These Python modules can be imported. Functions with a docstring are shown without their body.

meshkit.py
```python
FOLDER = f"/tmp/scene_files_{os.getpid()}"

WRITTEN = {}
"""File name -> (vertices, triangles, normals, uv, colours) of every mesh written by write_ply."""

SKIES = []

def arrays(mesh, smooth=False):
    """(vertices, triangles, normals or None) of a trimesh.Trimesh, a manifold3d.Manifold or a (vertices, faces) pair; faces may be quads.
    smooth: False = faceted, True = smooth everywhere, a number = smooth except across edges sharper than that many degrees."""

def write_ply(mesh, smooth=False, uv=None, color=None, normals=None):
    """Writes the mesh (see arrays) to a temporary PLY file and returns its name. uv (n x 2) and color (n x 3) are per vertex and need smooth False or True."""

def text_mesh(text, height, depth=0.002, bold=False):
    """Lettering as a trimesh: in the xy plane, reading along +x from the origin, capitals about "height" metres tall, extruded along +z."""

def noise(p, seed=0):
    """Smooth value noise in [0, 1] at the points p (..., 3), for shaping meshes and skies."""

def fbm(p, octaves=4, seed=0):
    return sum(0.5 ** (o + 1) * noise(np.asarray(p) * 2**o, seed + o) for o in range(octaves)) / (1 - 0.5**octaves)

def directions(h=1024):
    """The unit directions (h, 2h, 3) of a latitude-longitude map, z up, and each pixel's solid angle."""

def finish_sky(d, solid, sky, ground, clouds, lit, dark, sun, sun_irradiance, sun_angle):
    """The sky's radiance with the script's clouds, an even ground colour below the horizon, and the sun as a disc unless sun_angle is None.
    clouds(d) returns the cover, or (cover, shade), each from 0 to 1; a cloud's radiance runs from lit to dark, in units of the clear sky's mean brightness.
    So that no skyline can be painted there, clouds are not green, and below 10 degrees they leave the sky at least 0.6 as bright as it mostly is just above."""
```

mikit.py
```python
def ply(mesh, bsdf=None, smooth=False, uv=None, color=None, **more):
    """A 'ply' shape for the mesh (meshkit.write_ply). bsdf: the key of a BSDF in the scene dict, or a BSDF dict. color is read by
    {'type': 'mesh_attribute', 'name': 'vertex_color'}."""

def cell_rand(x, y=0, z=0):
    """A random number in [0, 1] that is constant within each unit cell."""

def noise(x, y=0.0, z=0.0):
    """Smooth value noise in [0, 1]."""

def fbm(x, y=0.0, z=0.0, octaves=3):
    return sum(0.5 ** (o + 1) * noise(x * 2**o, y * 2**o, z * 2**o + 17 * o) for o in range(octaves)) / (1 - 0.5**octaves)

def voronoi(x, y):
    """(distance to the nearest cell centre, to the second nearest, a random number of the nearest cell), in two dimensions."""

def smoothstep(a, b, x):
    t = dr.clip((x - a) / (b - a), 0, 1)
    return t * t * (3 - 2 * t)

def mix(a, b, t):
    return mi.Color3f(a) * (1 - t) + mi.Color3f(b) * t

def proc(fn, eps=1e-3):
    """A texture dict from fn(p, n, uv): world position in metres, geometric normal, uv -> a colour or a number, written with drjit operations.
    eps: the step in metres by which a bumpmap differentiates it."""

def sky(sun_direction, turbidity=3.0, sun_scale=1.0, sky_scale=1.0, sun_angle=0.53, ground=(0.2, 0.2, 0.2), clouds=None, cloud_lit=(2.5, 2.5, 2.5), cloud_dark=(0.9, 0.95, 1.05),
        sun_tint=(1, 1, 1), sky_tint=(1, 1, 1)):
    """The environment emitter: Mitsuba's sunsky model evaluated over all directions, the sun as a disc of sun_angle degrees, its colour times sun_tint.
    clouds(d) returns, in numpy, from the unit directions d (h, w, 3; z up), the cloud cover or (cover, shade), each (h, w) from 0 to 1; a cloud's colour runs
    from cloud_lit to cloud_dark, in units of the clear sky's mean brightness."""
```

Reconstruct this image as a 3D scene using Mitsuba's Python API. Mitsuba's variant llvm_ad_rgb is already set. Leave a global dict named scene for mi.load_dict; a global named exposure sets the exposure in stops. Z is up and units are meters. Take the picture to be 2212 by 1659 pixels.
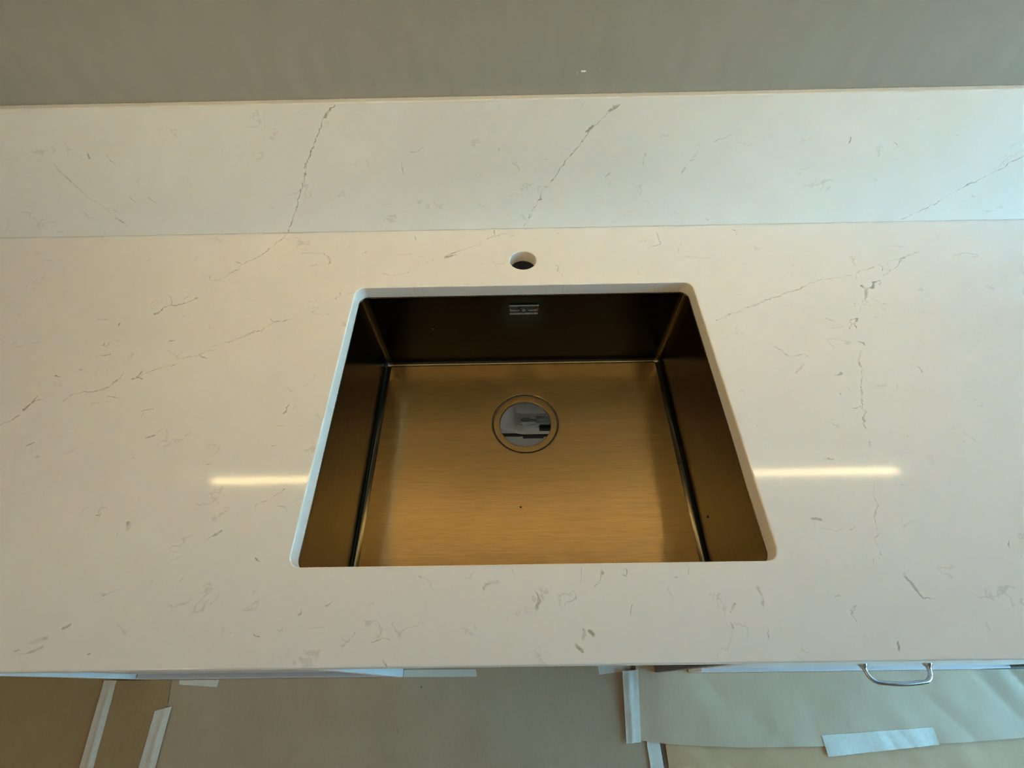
import math, random
import numpy as np
import trimesh
import drjit as dr
import mitsuba as mi
import mikit
import meshkit
from shapely.geometry import Polygon

scene, labels = {}, {}
T = mi.ScalarTransform4f
random.seed(7)
RNG = np.random.default_rng(7)
CT = 0.91                       # height of the worktop's top face above the floor

# ------------------------------------------------------------------ camera
CAM = np.array([0.0, 0.0, CT + 0.48795])
FWD = np.array([-0.0059784, 0.5533044, -0.8329577])
UP = np.array([0.0164964, 0.8329138, 0.5531568])
scene['camera'] = {'type': 'perspective', 'fov': 96.2502, 'fov_axis': 'x', 'near_clip': 0.02, 'far_clip': 100.0,
                   'to_world': T().look_at(origin=CAM.tolist(), target=(CAM + FWD).tolist(), up=UP.tolist())}
# ------------------------------------------------------------------ light
exposure = 0.06
scene['sky'] = mikit.sky((-0.75, 0.45, 0.5), turbidity=3.0, sun_scale=1.0, sky_scale=92, ground=(0.25, 0.26, 0.25), sky_tint=(0.70, 1.0, 0.96))
LED_RADIANCE = (46, 33.5, 15)

ADDED_LAMP_RADIANCE = (52, 33, 16)  # for the ceiling lamps added out of view to lift the worktop

# ------------------------------------------------------------------ helpers
def add(key, mesh, bsdf, label=None, category=None, group=None, kind=None, smooth=False, **more):
    scene[key] = mikit.ply(mesh, bsdf, smooth=smooth, **more)
    tag(key, label, category, group, kind)
    return key


def tag(key, label=None, category=None, group=None, kind=None):
    d = {k: v for k, v in (('label', label), ('category', category), ('group', group), ('kind', kind)) if v}
    if d:
        labels[key] = d


def cbox(x0, x1, y0, y1, z0, z1, c=0.001):
    """A box with chamfered edges."""
    P = []
    for x, sx in ((x0, 1), (x1, -1)):
        for y, sy in ((y0, 1), (y1, -1)):
            for z, sz in ((z0, 1), (z1, -1)):
                P += [(x, y + sy * c, z + sz * c), (x + sx * c, y, z + sz * c), (x + sx * c, y + sy * c, z)]
    return trimesh.convex.convex_hull(np.array(P))


def cat(*ms):
    return trimesh.util.concatenate([m for m in ms])


def tube(path, r, n=16, closed_ends=True):
    """A round tube along a polyline; r may be a list."""
    P = np.asarray(path, float)
    R = np.broadcast_to(np.asarray(r, float), (len(P),))
    t = np.gradient(P, axis=0)
    t /= np.linalg.norm(t, axis=1, keepdims=True)
    a = np.array([0.0, 0, 1]) if abs(t[0][2]) < 0.9 else np.array([1.0, 0, 0])
    V, F = [], []
    u = np.cross(t[0], a)
    u /= np.linalg.norm(u)
    ang = np.arange(n) * 2 * np.pi / n
    for k in range(len(P)):
        u = u - t[k] * (u @ t[k])
        u /= np.linalg.norm(u)
        w = np.cross(t[k], u)
        V.append(P[k] + R[k] * (np.cos(ang)[:, None] * u + np.sin(ang)[:, None] * w))
    V = np.vstack(V)
    for k in range(len(P) - 1):
        for j in range(n):
            a0, a1 = k * n + j, k * n + (j + 1) % n
            F += [(a0, a1, a1 + n), (a0, a1 + n, a0 + n)]
    if closed_ends:
        V = np.vstack([V, P[0], P[-1]])
        c0, c1, b = len(V) - 2, len(V) - 1, (len(P) - 1) * n
        for j in range(n):
            F += [(c0, (j + 1) % n, j), (c1, b + j, b + (j + 1) % n)]
    m = trimesh.Trimesh(V, F, process=False)
    m.fix_normals()
    return m


def arc(c, r, a0, a1, n, ex, ey):
    c, ex, ey = (np.asarray(v, float) for v in (c, ex, ey))
    return [c + r * (math.cos(a) * ex + math.sin(a) * ey) for a in np.linspace(a0, a1, n)]


def rounded_ring(x0, x1, y0, y1, r, nc=10, ns=20):
    """Points of a rounded rectangle, counter-clockwise, always 4*(nc+ns) of them."""
    P = []
    cs = [(x1 - r, y0 + r, -90), (x1 - r, y1 - r, 0), (x0 + r, y1 - r, 90), (x0 + r, y0 + r, 180)]
    for k, (cx, cy, a) in enumerate(cs):
        for i in range(nc):
            t = math.radians(a + 90 * i / (nc - 1))
            P.append((cx + r * math.cos(t), cy + r * math.sin(t)))
        nx, ny, na = cs[(k + 1) % 4]
        e = (cx + r * math.cos(math.radians(a + 90)), cy + r * math.sin(math.radians(a + 90)))
        s = (nx + r * math.cos(math.radians(na)), ny + r * math.sin(math.radians(na)))
        for i in range(1, ns + 1):
            t = i / (ns + 1)
            P.append((e[0] + (s[0] - e[0]) * t, e[1] + (s[1] - e[1]) * t))
    return np.array(P)


def circle_ring(cx, cy, r, n):
    a = np.arange(n) * 2 * np.pi / n
    return np.stack([cx + r * np.cos(a), cy + r * np.sin(a)], 1)


def loft(rings, closed=True):
    """Quads between successive rings of 3-D points."""
    n = len(rings[0])
    V = np.vstack(rings)
    F = []
    for k in range(len(rings) - 1):
        for j in range(n if closed else n - 1):
            a, b = k * n + j, k * n + (j + 1) % n
            F += [(a, b, b + n), (a, b + n, a + n)]
    return V, np.array(F)


def lathe(profile, n=48, c=(0, 0, 0)):
    rings = [np.column_stack([c[0] + r * np.cos(np.arange(n) * 2 * np.pi / n), c[1] + r * np.sin(np.arange(n) * 2 * np.pi / n), np.full(n, c[2] + z)]) for r, z in profile]
    V, F = loft(rings)
    return trimesh.Trimesh(V, F, process=False)


def z3(ring, z):
    return np.column_stack([ring, np.full(len(ring), z)])


def slab(poly, z0, z1):
    m = trimesh.creation.extrude_polygon(poly, z1 - z0, engine='earcut')
    m.apply_translation([0, 0, z0])
    return m


# ------------------------------------------------------------------ materials
def plain(name, rgb, rough=0.5, spec=0.5, **more):
    scene[name] = {'type': 'twosided', 'bsdf': {'type': 'principled', 'base_color': {'type': 'rgb', 'value': list(rgb)}, 'roughness': rough, 'specular': spec, **more}}
    return name


def metal(name, rgb, rough):
    scene[name] = {'type': 'twosided', 'bsdf': {'type': 'roughconductor', 'material': 'none', 'alpha': rough, 'specular_reflectance': {'type': 'rgb', 'value': list(rgb)}}}
    return name


class VeinTable:
    """Vein strokes of the quartz as line segments on the slab, sorted into a grid so that each lookup tests only the near ones."""

    def __init__(self, strokes, cell=0.03, reach=0.006):
        segs = []
        for strength, *p in strokes:
            p = np.array(p, float).reshape(-1, 2)
            for a, b in zip(p[:-1], p[1:]):
                segs.append((*a, *b, strength))
        s = np.array(segs)
        self.lo = s[:, :4].reshape(-1, 2).min(0) - 0.02
        hi = s[:, :4].reshape(-1, 2).max(0) + 0.02
        self.cell, self.nx, self.ny = cell, *(int(v) for v in np.ceil((hi - self.lo) / cell))
        cells = [[] for _ in range(self.nx * self.ny)]
        for i, (ax, ay, bx, by, _) in enumerate(segs):
            seen = set()
            for t in np.linspace(0, 1, 2 + int(np.hypot(bx - ax, by - ay) / 0.004)):
                for ox in (-reach, 0, reach):
                    for oy in (-reach, 0, reach):
                        c = np.floor((np.array([ax + (bx - ax) * t + ox, ay + (by - ay) * t + oy]) - self.lo) / cell).astype(int)
                        if 0 <= c[0] < self.nx and 0 <= c[1] < self.ny:
                            seen.add(int(c[1] * self.nx + c[0]))
            for c in seen:
                cells[c].append(i)
        self.k = max(map(len, cells))
        table = np.full((self.nx * self.ny, self.k), len(segs))
        for c, l in enumerate(cells):
            table[c, :len(l)] = l
        s = np.vstack([s, [9, 9, 9.1, 9, 0]])
        self.table = mi.UInt32(table.ravel().astype(np.uint32))
        self.s = [mi.Float(s[:, j].astype(np.float32)) for j in range(5)]

    def __call__(self, x, y):
        n1, n2 = mikit.noise(x * 130, y * 130, 3.1) - 0.5, mikit.noise(x * 130, y * 130, 9.7) - 0.5
        n3, n4 = mikit.noise(x * 420, y * 420, 5.1) - 0.5, mikit.noise(x * 420, y * 420, 1.7) - 0.5
        wx, wy = x + 0.0045 * n1 + 0.002 * n3, y + 0.0045 * n2 + 0.002 * n4
        cx, cy = (wx - float(self.lo[0])) / self.cell, (wy - float(self.lo[1])) / self.cell
        ok = (cx >= 0) & (cx < self.nx) & (cy >= 0) & (cy < self.ny)
        c = mi.UInt32(dr.clip(cy, 0, self.ny - 1)) * self.nx + mi.UInt32(dr.clip(cx, 0, self.nx - 1))
        thick = 0.00048 + 0.0013 * mikit.smoothstep(0.45, 0.85, mikit.noise(x * 60, y * 60, 2.2))
        out = mi.Float(0)
        for j in range(self.k):
            i = dr.gather(mi.UInt32, self.table, c * self.k + j, ok)
            ax, ay, bx, by, st = (dr.gather(mi.Float, a, i, ok) for a in self.s)
            ux, uy = bx - ax, by - ay
            t = dr.clip(((wx - ax) * ux + (wy - ay) * uy) / dr.maximum(ux * ux + uy * uy, 1e-9), 0, 1)
            d = dr.sqrt(dr.square(wx - ax - t * ux) + dr.square(wy - ay - t * uy))
            out = dr.maximum(out, dr.select(ok, st * (1 - mikit.smoothstep(0.4, 1.5, d / (thick * (0.6 + 0.5 * st)))), 0))
        broken = 0.35 + 0.65 * mikit.smoothstep(0.3, 0.6, mikit.noise(x * 210, y * 210, 8.8))
        return out * broken


WORKTOP_VEINS = [(0.6, -0.373,0.6374,-0.3749,0.6189,-0.3831,0.605,-0.3914,0.5876,-0.4027,0.5725,-0.4194,0.5598,-0.4232,0.5555,-0.4276,0.5453,-0.4361,0.5365,-0.4413,0.526,-0.4518,0.5203,-0.4609,0.5247,-0.4666,0.5301), (0.7, -0.4382,0.5622,-0.4236,0.557,-0.4194,0.5598), (0.9, -0.4676,0.4856,-0.4733,0.4815,-0.4839,0.4746,-0.5017,0.4711,-0.5096,0.4671,-0.514,0.4577,-0.5181,0.4562), (0.6, -0.5145,0.4968,-0.5043,0.4865,-0.5032,0.4718), (0.6, -0.4795,0.5044,-0.4805,0.4909,-0.4852,0.4811), (0.8, -0.5578,0.403,-0.5589,0.3959,-0.566,0.3989,-0.564,0.4017), (0.8, -0.5682,0.3807,-0.5615,0.3827,-0.548,0.3825), (0.9, -0.5603,0.4325,-0.5596,0.4385), (0.7, -0.315,0.4422,-0.3255,0.4378,-0.3387,0.435,-0.3463,0.4292,-0.351,0.4218,-0.3582,0.419), (0.6, -0.3479,0.4429,-0.3359,0.4335), (0.4, -0.3617,0.4191,-0.3727,0.4105,-0.3863,0.4035,-0.4048,0.3982,-0.4136,0.3913,-0.4223,0.3845), (0.7, -0.4059,0.3883,-0.4163,0.3863,-0.4241,0.3804,-0.4329,0.3773,-0.4452,0.3748), (0.8, -0.4239,0.3798,-0.4167,0.3753,-0.4116,0.3733), (0.7, -0.4524,0.3652,-0.4615,0.3608,-0.4746,0.3558,-0.487,0.3495,-0.495,0.3431,-0.5006,0.3414), (0.7, -0.491,0.3561,-0.495,0.3457,-0.4823,0.3411), (0.9, -0.5148,0.3513,-0.5167,0.3461,-0.5185,0.3385,-0.5221,0.3327), (0.6, -0.5221,0.3327,-0.528,0.3273,-0.5389,0.3237,-0.5604,0.3204,-0.5669,0.3168,-0.5725,0.3096), (0.8, -0.598,0.3126,-0.6068,0.3115,-0.61,0.3079,-0.6149,0.2985), (0.9, -0.6071,0.3176,-0.6089,0.3115), (0.6, -0.6166,0.2891,-0.6227,0.2839,-0.6318,0.2756), (0.9, -0.6044,0.3492,-0.5972,0.3478), (0.7, -0.5183,0.3159,-0.5021,0.3124), (0.5, -0.4641,0.2945,-0.452,0.2949), (0.5, -0.461,0.292,-0.4595,0.2816), (0.7, -0.2837,0.2876,-0.2862,0.2935,-0.2834,0.2982), (0.6, -0.2738,0.2968,-0.2767,0.2921), (0.6, -0.301,0.4816,-0.2947,0.4749), (0.5, -0.2608,0.479,-0.2564,0.4871,-0.2526,0.4988), (0.5, -0.2446,0.4885,-0.2334,0.4933), (0.7, -0.3011,0.5813,-0.2912,0.5714,-0.2854,0.5563), (0.4, -0.3347,0.5802,-0.3007,0.5793), (0.7, -0.4436,0.2566,-0.4356,0.2587), (0.6, -0.5754,0.3578,-0.5728,0.3591), (0.6, -0.4746,0.404,-0.4691,0.4045), (0.5, -0.5961,0.4486,-0.5756,0.4451), (0.6, -0.4439,0.2566,-0.438,0.2579), (0.8, -0.2681,0.1792,-0.265,0.1835,-0.2581,0.1896), (0.5, -0.288,0.1691,-0.2822,0.1724,-0.2731,0.1758), (0.5, -0.2599,0.1678,-0.2535,0.166,-0.2493,0.1626), (0.6, -0.3272,0.1351,-0.3202,0.1406,-0.3142,0.1445), (0.3, -0.3277,0.1343,-0.3385,0.1243,-0.3513,0.116,-0.3595,0.1109,-0.3606,0.1079), (0.8, -0.4584,0.1623,-0.4545,0.1629), (0.5, -0.4246,0.1437,-0.4207,0.1388), (0.4, -0.4107,0.0812,-0.4031,0.0846,-0.394,0.088), (0.5, -0.3391,0.0952,-0.3376,0.0973), (0.6, -0.3006,0.0715,-0.2972,0.077,-0.2953,0.0825), (0.7, -0.2616,0.0793,-0.26,0.0842), (0.8, -0.2678,0.1126,-0.2649,0.1111), (0.5, -0.2122,0.0604,-0.2099,0.0663), (0.8, -0.2295,0.0482,-0.2264,0.0475,-0.224,0.0494), (0.8, -0.2511,0.0446,-0.2456,0.0433), (0.8, -0.4712,0.0339,-0.4668,0.0351), (0.4, -0.4599,0.0419,-0.4467,0.0443), (1, -0.4004,0.0307,-0.3987,0.0315), (0.6, -0.4343,0.0525,-0.4298,0.0551), (0.6, -0.5832,0.2472,-0.5753,0.2511), (0.7, -0.5617,0.232,-0.5584,0.2325), (0.7, -0.2753,0.0455,-0.2732,0.0457), (0.6, -0.4191,0.1534,-0.4148,0.1476), (0.5, -0.288,0.2411,-0.284,0.2431), (0.5, -0.3582,0.2189,-0.353,0.2194), (0.4, -0.4675,0.0302,-0.4465,0.0361), (0.7, 0.3563,0.6198,0.3634,0.6138,0.3595,0.6044), (0.5, 0.6307,0.5604,0.6191,0.5536,0.5979,0.5438,0.574,0.5376,0.5568,0.5279), (0.6, 0.5939,0.5405,0.5811,0.5255,0.5662,0.516,0.552,0.5049), (0.8, 0.5564,0.5295,0.5579,0.5228,0.5538,0.5163), (0.5, 0.545,0.5248,0.5269,0.5203,0.5151,0.514,0.5121,0.5043), (1, 0.512,0.4883,0.5157,0.4813,0.5266,0.4833,0.5296,0.4926,0.5406,0.4971,0.5418,0.4923,0.5371,0.4893), (0.6, 0.5146,0.4789,0.5048,0.4578), (0.4, 0.5043,0.4578,0.4916,0.4433,0.4824,0.432), (0.8, 0.4784,0.4249,0.4688,0.4223,0.4644,0.4168,0.4705,0.4139,0.4784,0.4249), (0.8, 0.4653,0.414,0.4572,0.4046), (0.8, 0.4705,0.4139,0.4676,0.403), (0.5, 0.5085,0.5092,0.484,0.505,0.4521,0.4987,0.436,0.4918,0.4171,0.4828,0.399,0.4755,0.3784,0.4669,0.3507,0.4555,0.3307,0.4471,0.3064,0.4375,0.2817,0.4252), (0.4, 0.4347,0.4245,0.4451,0.4187,0.4516,0.4088,0.4371,0.4091), (0.9, 0.462,0.3817,0.4676,0.3803,0.4674,0.3777), (0.6, 0.3488,0.3764,0.3559,0.3672,0.3653,0.3594,0.3742,0.3617,0.3826,0.3628,0.3883,0.3564), (0.6, 0.4575,0.3663,0.4486,0.3527,0.4463,0.338,0.4412,0.3238,0.4334,0.3088), (0.5, 0.4323,0.3054,0.4201,0.2791,0.4242,0.2758,0.4201,0.2663,0.4134,0.257,0.4152,0.2529), (0.6, 0.4104,0.2804,0.4201,0.2834), (0.8, 0.4172,0.3126,0.4186,0.3068), (0.7, 0.5196,0.3413,0.52,0.3305), (0.6, 0.4113,0.3291,0.4195,0.3325), (0.9, 0.405,0.3014,0.4052,0.2987), (0.4, 0.3772,0.348,0.3603,0.3337), (0.5, 0.3584,0.432,0.3609,0.4331), (0.6, 0.5015,0.4244,0.5084,0.4257), (0.4, 0.2677,0.5561,0.2811,0.5522,0.3046,0.5516), (0.6, 0.4199,0.2686,0.4157,0.2603,0.414,0.253), (0.6, 0.4089,0.2311,0.4115,0.235), (0.35, 0.3925,0.182,0.3903,0.1733,0.3835,0.1564,0.3761,0.1369,0.3677,0.1168,0.3663,0.1093), (0.6, 0.311,0.146,0.3207,0.1458,0.323,0.1433), (0.4, 0.3462,0.1334,0.3545,0.138), (0.6, 0.3837,0.0907,0.3828,0.0858,0.3861,0.0787,0.3882,0.0711,0.3931,0.069,0.3993,0.0696), (0.5, 0.3238,0.0618,0.3178,0.0579,0.3147,0.054,0.3177,0.0475), (0.5, 0.3056,0.0695,0.3104,0.0721), (0.6, 0.5016,0.121,0.4987,0.115), (0.8, 0.3491,0.0321,0.3485,0.0266), (0.5, 0.3567,0.1049,0.3572,0.1027), (0.5, 0.44,0.0461,0.4384,0.041), (0.5, 0.2042,0.0633,0.2074,0.0666), (0.6, 0.2311,0.0416,0.2302,0.0378), (0.6, 0.3207,0.038,0.3213,0.0361), (0.5, 0.4237,0.1842,0.427,0.1824), (0.5, 0.3513,0.2147,0.361,0.2151), (0.5, 0.2014,0.0502,0.2005,0.0445), (0.4, 0.2341,0.0793,0.2367,0.071,0.2338,0.0616), (0.7, -0.1639,0.0354,-0.1594,0.039,-0.1555,0.0462), (0.6, -0.166,0.0408,-0.1627,0.0345), (0.5, -0.1374,0.0378,-0.1274,0.0404,-0.123,0.0385), (0.9, -0.1227,0.0217,-0.1213,0.0191), (0.6, 0.0184,0.0798,0.0192,0.0718,0.0167,0.0621), (0.7, 0.0511,0.0804,0.057,0.0733,0.0457,0.0656), (0.6, 0.0858,0.0974,0.0826,0.0891,0.0767,0.0851), (0.5, 0.0627,0.0998,0.0616,0.0873), (0.6, 0.1065,0.095,0.1106,0.0929,0.1094,0.0992), (0.8, 0.062,0.0474,0.0627,0.0437,0.0601,0.0382), (0.8, 0.066,0.0455,0.0708,0.0417), (0.7, 0.0534,0.0329,0.0581,0.0284), (0.8, 0.1097,0.0658,0.1064,0.0581), (0.5, 0.1696,0.1005,0.1705,0.0942), (0.7, 0.2019,0.0598,0.2069,0.0665), (0.5, 0.2014,0.0504,0.2005,0.0448), (0.6, 0.2313,0.0426,0.2303,0.0381), (0.7, 0.1543,0.0907,0.1575,0.0902), (0.4, -0.0987,0.0956,-0.0881,0.0893,-0.0809,0.082), (0.5, -0.0064,0.1007,-0.0043,0.0923), (0.4, -0.035,0.0825,-0.0329,0.0865,-0.0208,0.0874), (0.5, -0.1858,0.0704,-0.1819,0.0723), (0.7, -0.0297,0.6281,-0.0295,0.6145,-0.0396,0.6059), (0.7, -0.0295,0.6123,-0.0119,0.6208), (0.6, -0.0523,0.591,-0.068,0.5871,-0.0819,0.5789,-0.1014,0.571,-0.108,0.565), (0.8, -0.0872,0.5706,-0.1066,0.5649), (0.8, -0.1231,0.5592,-0.1352,0.5533), (0.6, -0.1382,0.5699,-0.1478,0.5673), (0.6, -0.1584,0.5359,-0.1699,0.5283,-0.1835,0.5267,-0.1978,0.5309), (0.8, -0.2297,0.5829,-0.2369,0.5747), (0.6, -0.2991,0.5785,-0.2883,0.5677,-0.2866,0.5532), (0.6, 0.2338,0.616,0.2353,0.5852,0.2139,0.5773), (0.4, 0.2674,0.5886,0.2601,0.5676), (0.5, 0.2634,0.5571,0.2824,0.5545), (0.5, -0.1281,0.506,-0.1175,0.525), (0.4, 0.0667,0.54,0.0747,0.5162), (0.6, -0.1599,0.6137,-0.155,0.6091)]
UPSTAND_VEINS = [(1, -0.2253,0.1964,-0.2344,0.1926,-0.2457,0.1812,-0.2584,0.1633,-0.2754,0.1413,-0.2895,0.1248,-0.3038,0.1004,-0.3168,0.0797,-0.3303,0.0547,-0.3517,0.0257,-0.3684,0.0037), (1.2, -0.2895,0.1248,-0.3001,0.1132), (1.2, -0.3303,0.0547,-0.3372,0.0466), (1.2, -0.3492,0.0282,-0.3586,0.0161), (0.7, 0.1416,0.1911,0.1292,0.1828,0.119,0.1694,0.1098,0.1592,0.0917,0.134,0.0741,0.1105,0.0634,0.0891,0.0491,0.0705,0.0393,0.0468,0.029,0.0217,0.0202,0.0042), (1.3, 0.1111,0.1635,0.1056,0.1574), (1.1, 0.0651,0.0942,0.0589,0.0833), (1.1, 0.0473,0.0643,0.042,0.0532), (1.1, 0.0274,0.0286,0.026,0.02), (0.6, 0.1368,0.1912,0.1329,0.1856), (0.5, -0.6584,0.149,-0.6516,0.1148,-0.6466,0.0789,-0.6314,0.0505,-0.6232,0.0184), (0.7, -0.6288,0.0343,-0.6252,0.029), (0.8, -0.5826,0.0721,-0.578,0.0624), (0.7, -0.5921,0.1391,-0.5948,0.1324), (0.6, -0.5674,0.1372,-0.5658,0.1236), (0.6, -0.5529,0.0699,-0.55,0.0594), (0.8, -0.556,0.0301,-0.5573,0.0258), (0.5, -0.4044,0.1373,-0.395,0.145), (0.7, 0.7367,0.1096,0.7154,0.0867,0.7001,0.0722,0.6803,0.0533,0.6669,0.0333,0.6541,0.021,0.6326,0.0041), (1, 0.7154,0.0867,0.7199,0.0917), (0.9, 0.6673,0.0366,0.6665,0.03), (0.7, 0.5336,0.1331,0.5466,0.1263,0.5483,0.1341), (0.8, 0.4681,0.1415,0.4717,0.1343), (0.6, -0.1564,0.1187,-0.1583,0.1003), (0.5, -0.1407,0.134,-0.1305,0.1331,-0.1224,0.1383), (0.6, 0.1897,0.124,0.1905,0.1061), (0.6, 0.257,0.1117,0.2631,0.1137), (0.5, 0.2836,0.14,0.3076,0.1522), (0.5, 0.2521,0.0948,0.2533,0.1019), (0.9, -0.0165,0.1362,-0.0153,0.1335), (0.7, -0.2143,0.0165,-0.2116,0.0093), (0.6, 0.0007,0.1155,0.0119,0.1047,0.0038,0.0955), (0.5, -0.2745,0.1859,-0.2659,0.1845), (0.6, 0.3133,0.0137,0.3204,0.0083), (0.5, 0.6147,0.1412,0.6187,0.1417), (0.5, 0.141,0.0883,0.144,0.0948)]

worktop_veins, upstand_veins = VeinTable(WORKTOP_VEINS), VeinTable(UPSTAND_VEINS)


def quartz_colour(a, b, veins):
    v = veins(a, b)
    # fine flecks that belong to no long vein: short bent hairs, sparse
    q = 1.0 - dr.abs(mikit.fbm(a * 48 + 3 * mikit.noise(a * 19, b * 19), b * 48, 4.0, 4) - 0.5) * 34
    hair = dr.clip(q, 0, 1) * mikit.smoothstep(0.74, 0.86, mikit.noise(a * 42, b * 42, 7.0)) * 0.26
    fleck = mikit.smoothstep(0.90, 0.97, mikit.noise(a * 170, b * 170, 1.3)) * mikit.smoothstep(0.62, 0.75, mikit.noise(a * 22, b * 22, 12.0)) * 0.4
    v = dr.clip(dr.maximum(v, dr.maximum(hair, fleck)), 0, 1.3)
    cloud = 0.985 + 0.03 * mikit.fbm(a * 7, b * 7, 2.0, 3)
    return mikit.mix(mi.Color3f(*QUARTZ) * cloud, mi.Color3f(0.36, 0.34, 0.29), dr.clip(v * 1.15, 0, 0.95))


QUARTZ = (0.82, 0.80, 0.765)
for name, fn in (('quartz_flat', lambda p, n, uv: quartz_colour(p.x, p.y, worktop_veins)),
                 ('quartz_upright', lambda p, n, uv: quartz_colour(p.x, p.z - CT, upstand_veins))):
    scene[name] = {'type': 'twosided', 'bsdf': {'type': 'principled', 'base_color': mikit.proc(fn), 'roughness': 0.085, 'specular': 0.21}}

scene['wall_paint'] = {'type': 'twosided', 'bsdf': {'type': 'bumpmap', 'scale': 0.00022, 'nested': mikit.proc(
    lambda p, n, uv: 0.6 * mikit.fbm(p.x * 420, p.y * 420, p.z * 90, 2) + 0.4 * mikit.noise(p.x * 160, p.y * 160, p.z * 40), eps=4e-4),
    'bsdf': {'type': 'principled', 'roughness': 0.55, 'specular': 0.3, 'base_color': mikit.proc(
        lambda p, n, uv: mi.Color3f(0.262, 0.247, 0.212) * (0.94 + 0.12 * mikit.fbm(p.x * 60, p.y * 60, p.z * 14, 3)))}}}
plain('room_paint', (0.62, 0.60, 0.56), 0.7, 0.3)
plain('ceiling_paint', (0.80, 0.79, 0.77), 0.8, 0.2)
scene['kraft_paper'] = {'type': 'twosided', 'bsdf': {'type': 'principled', 'roughness': 0.62, 'specular': 0.28, 'base_color': mikit.proc(
    lambda p, n, uv: mikit.mix((0.41, 0.29, 0.17), (0.50, 0.37, 0.225), 0.6 * mikit.fbm(p.x * 9, p.y * 9, 1.0, 3) + 0.4 * mikit.fbm(p.x * 500, p.y * 60, 6.0, 2)))}}
scene['kraft_paper_brown'] = {'type': 'twosided', 'bsdf': {'type': 'principled', 'roughness': 0.62, 'specular': 0.28, 'base_color': mikit.proc(
    lambda p, n, uv: mikit.mix((0.31, 0.20, 0.085), (0.40, 0.265, 0.12), 0.6 * mikit.fbm(p.x * 9, p.y * 9, 1.0, 3) + 0.4 * mikit.fbm(p.x * 500, p.y * 60, 6.0, 2)))}}
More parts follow.
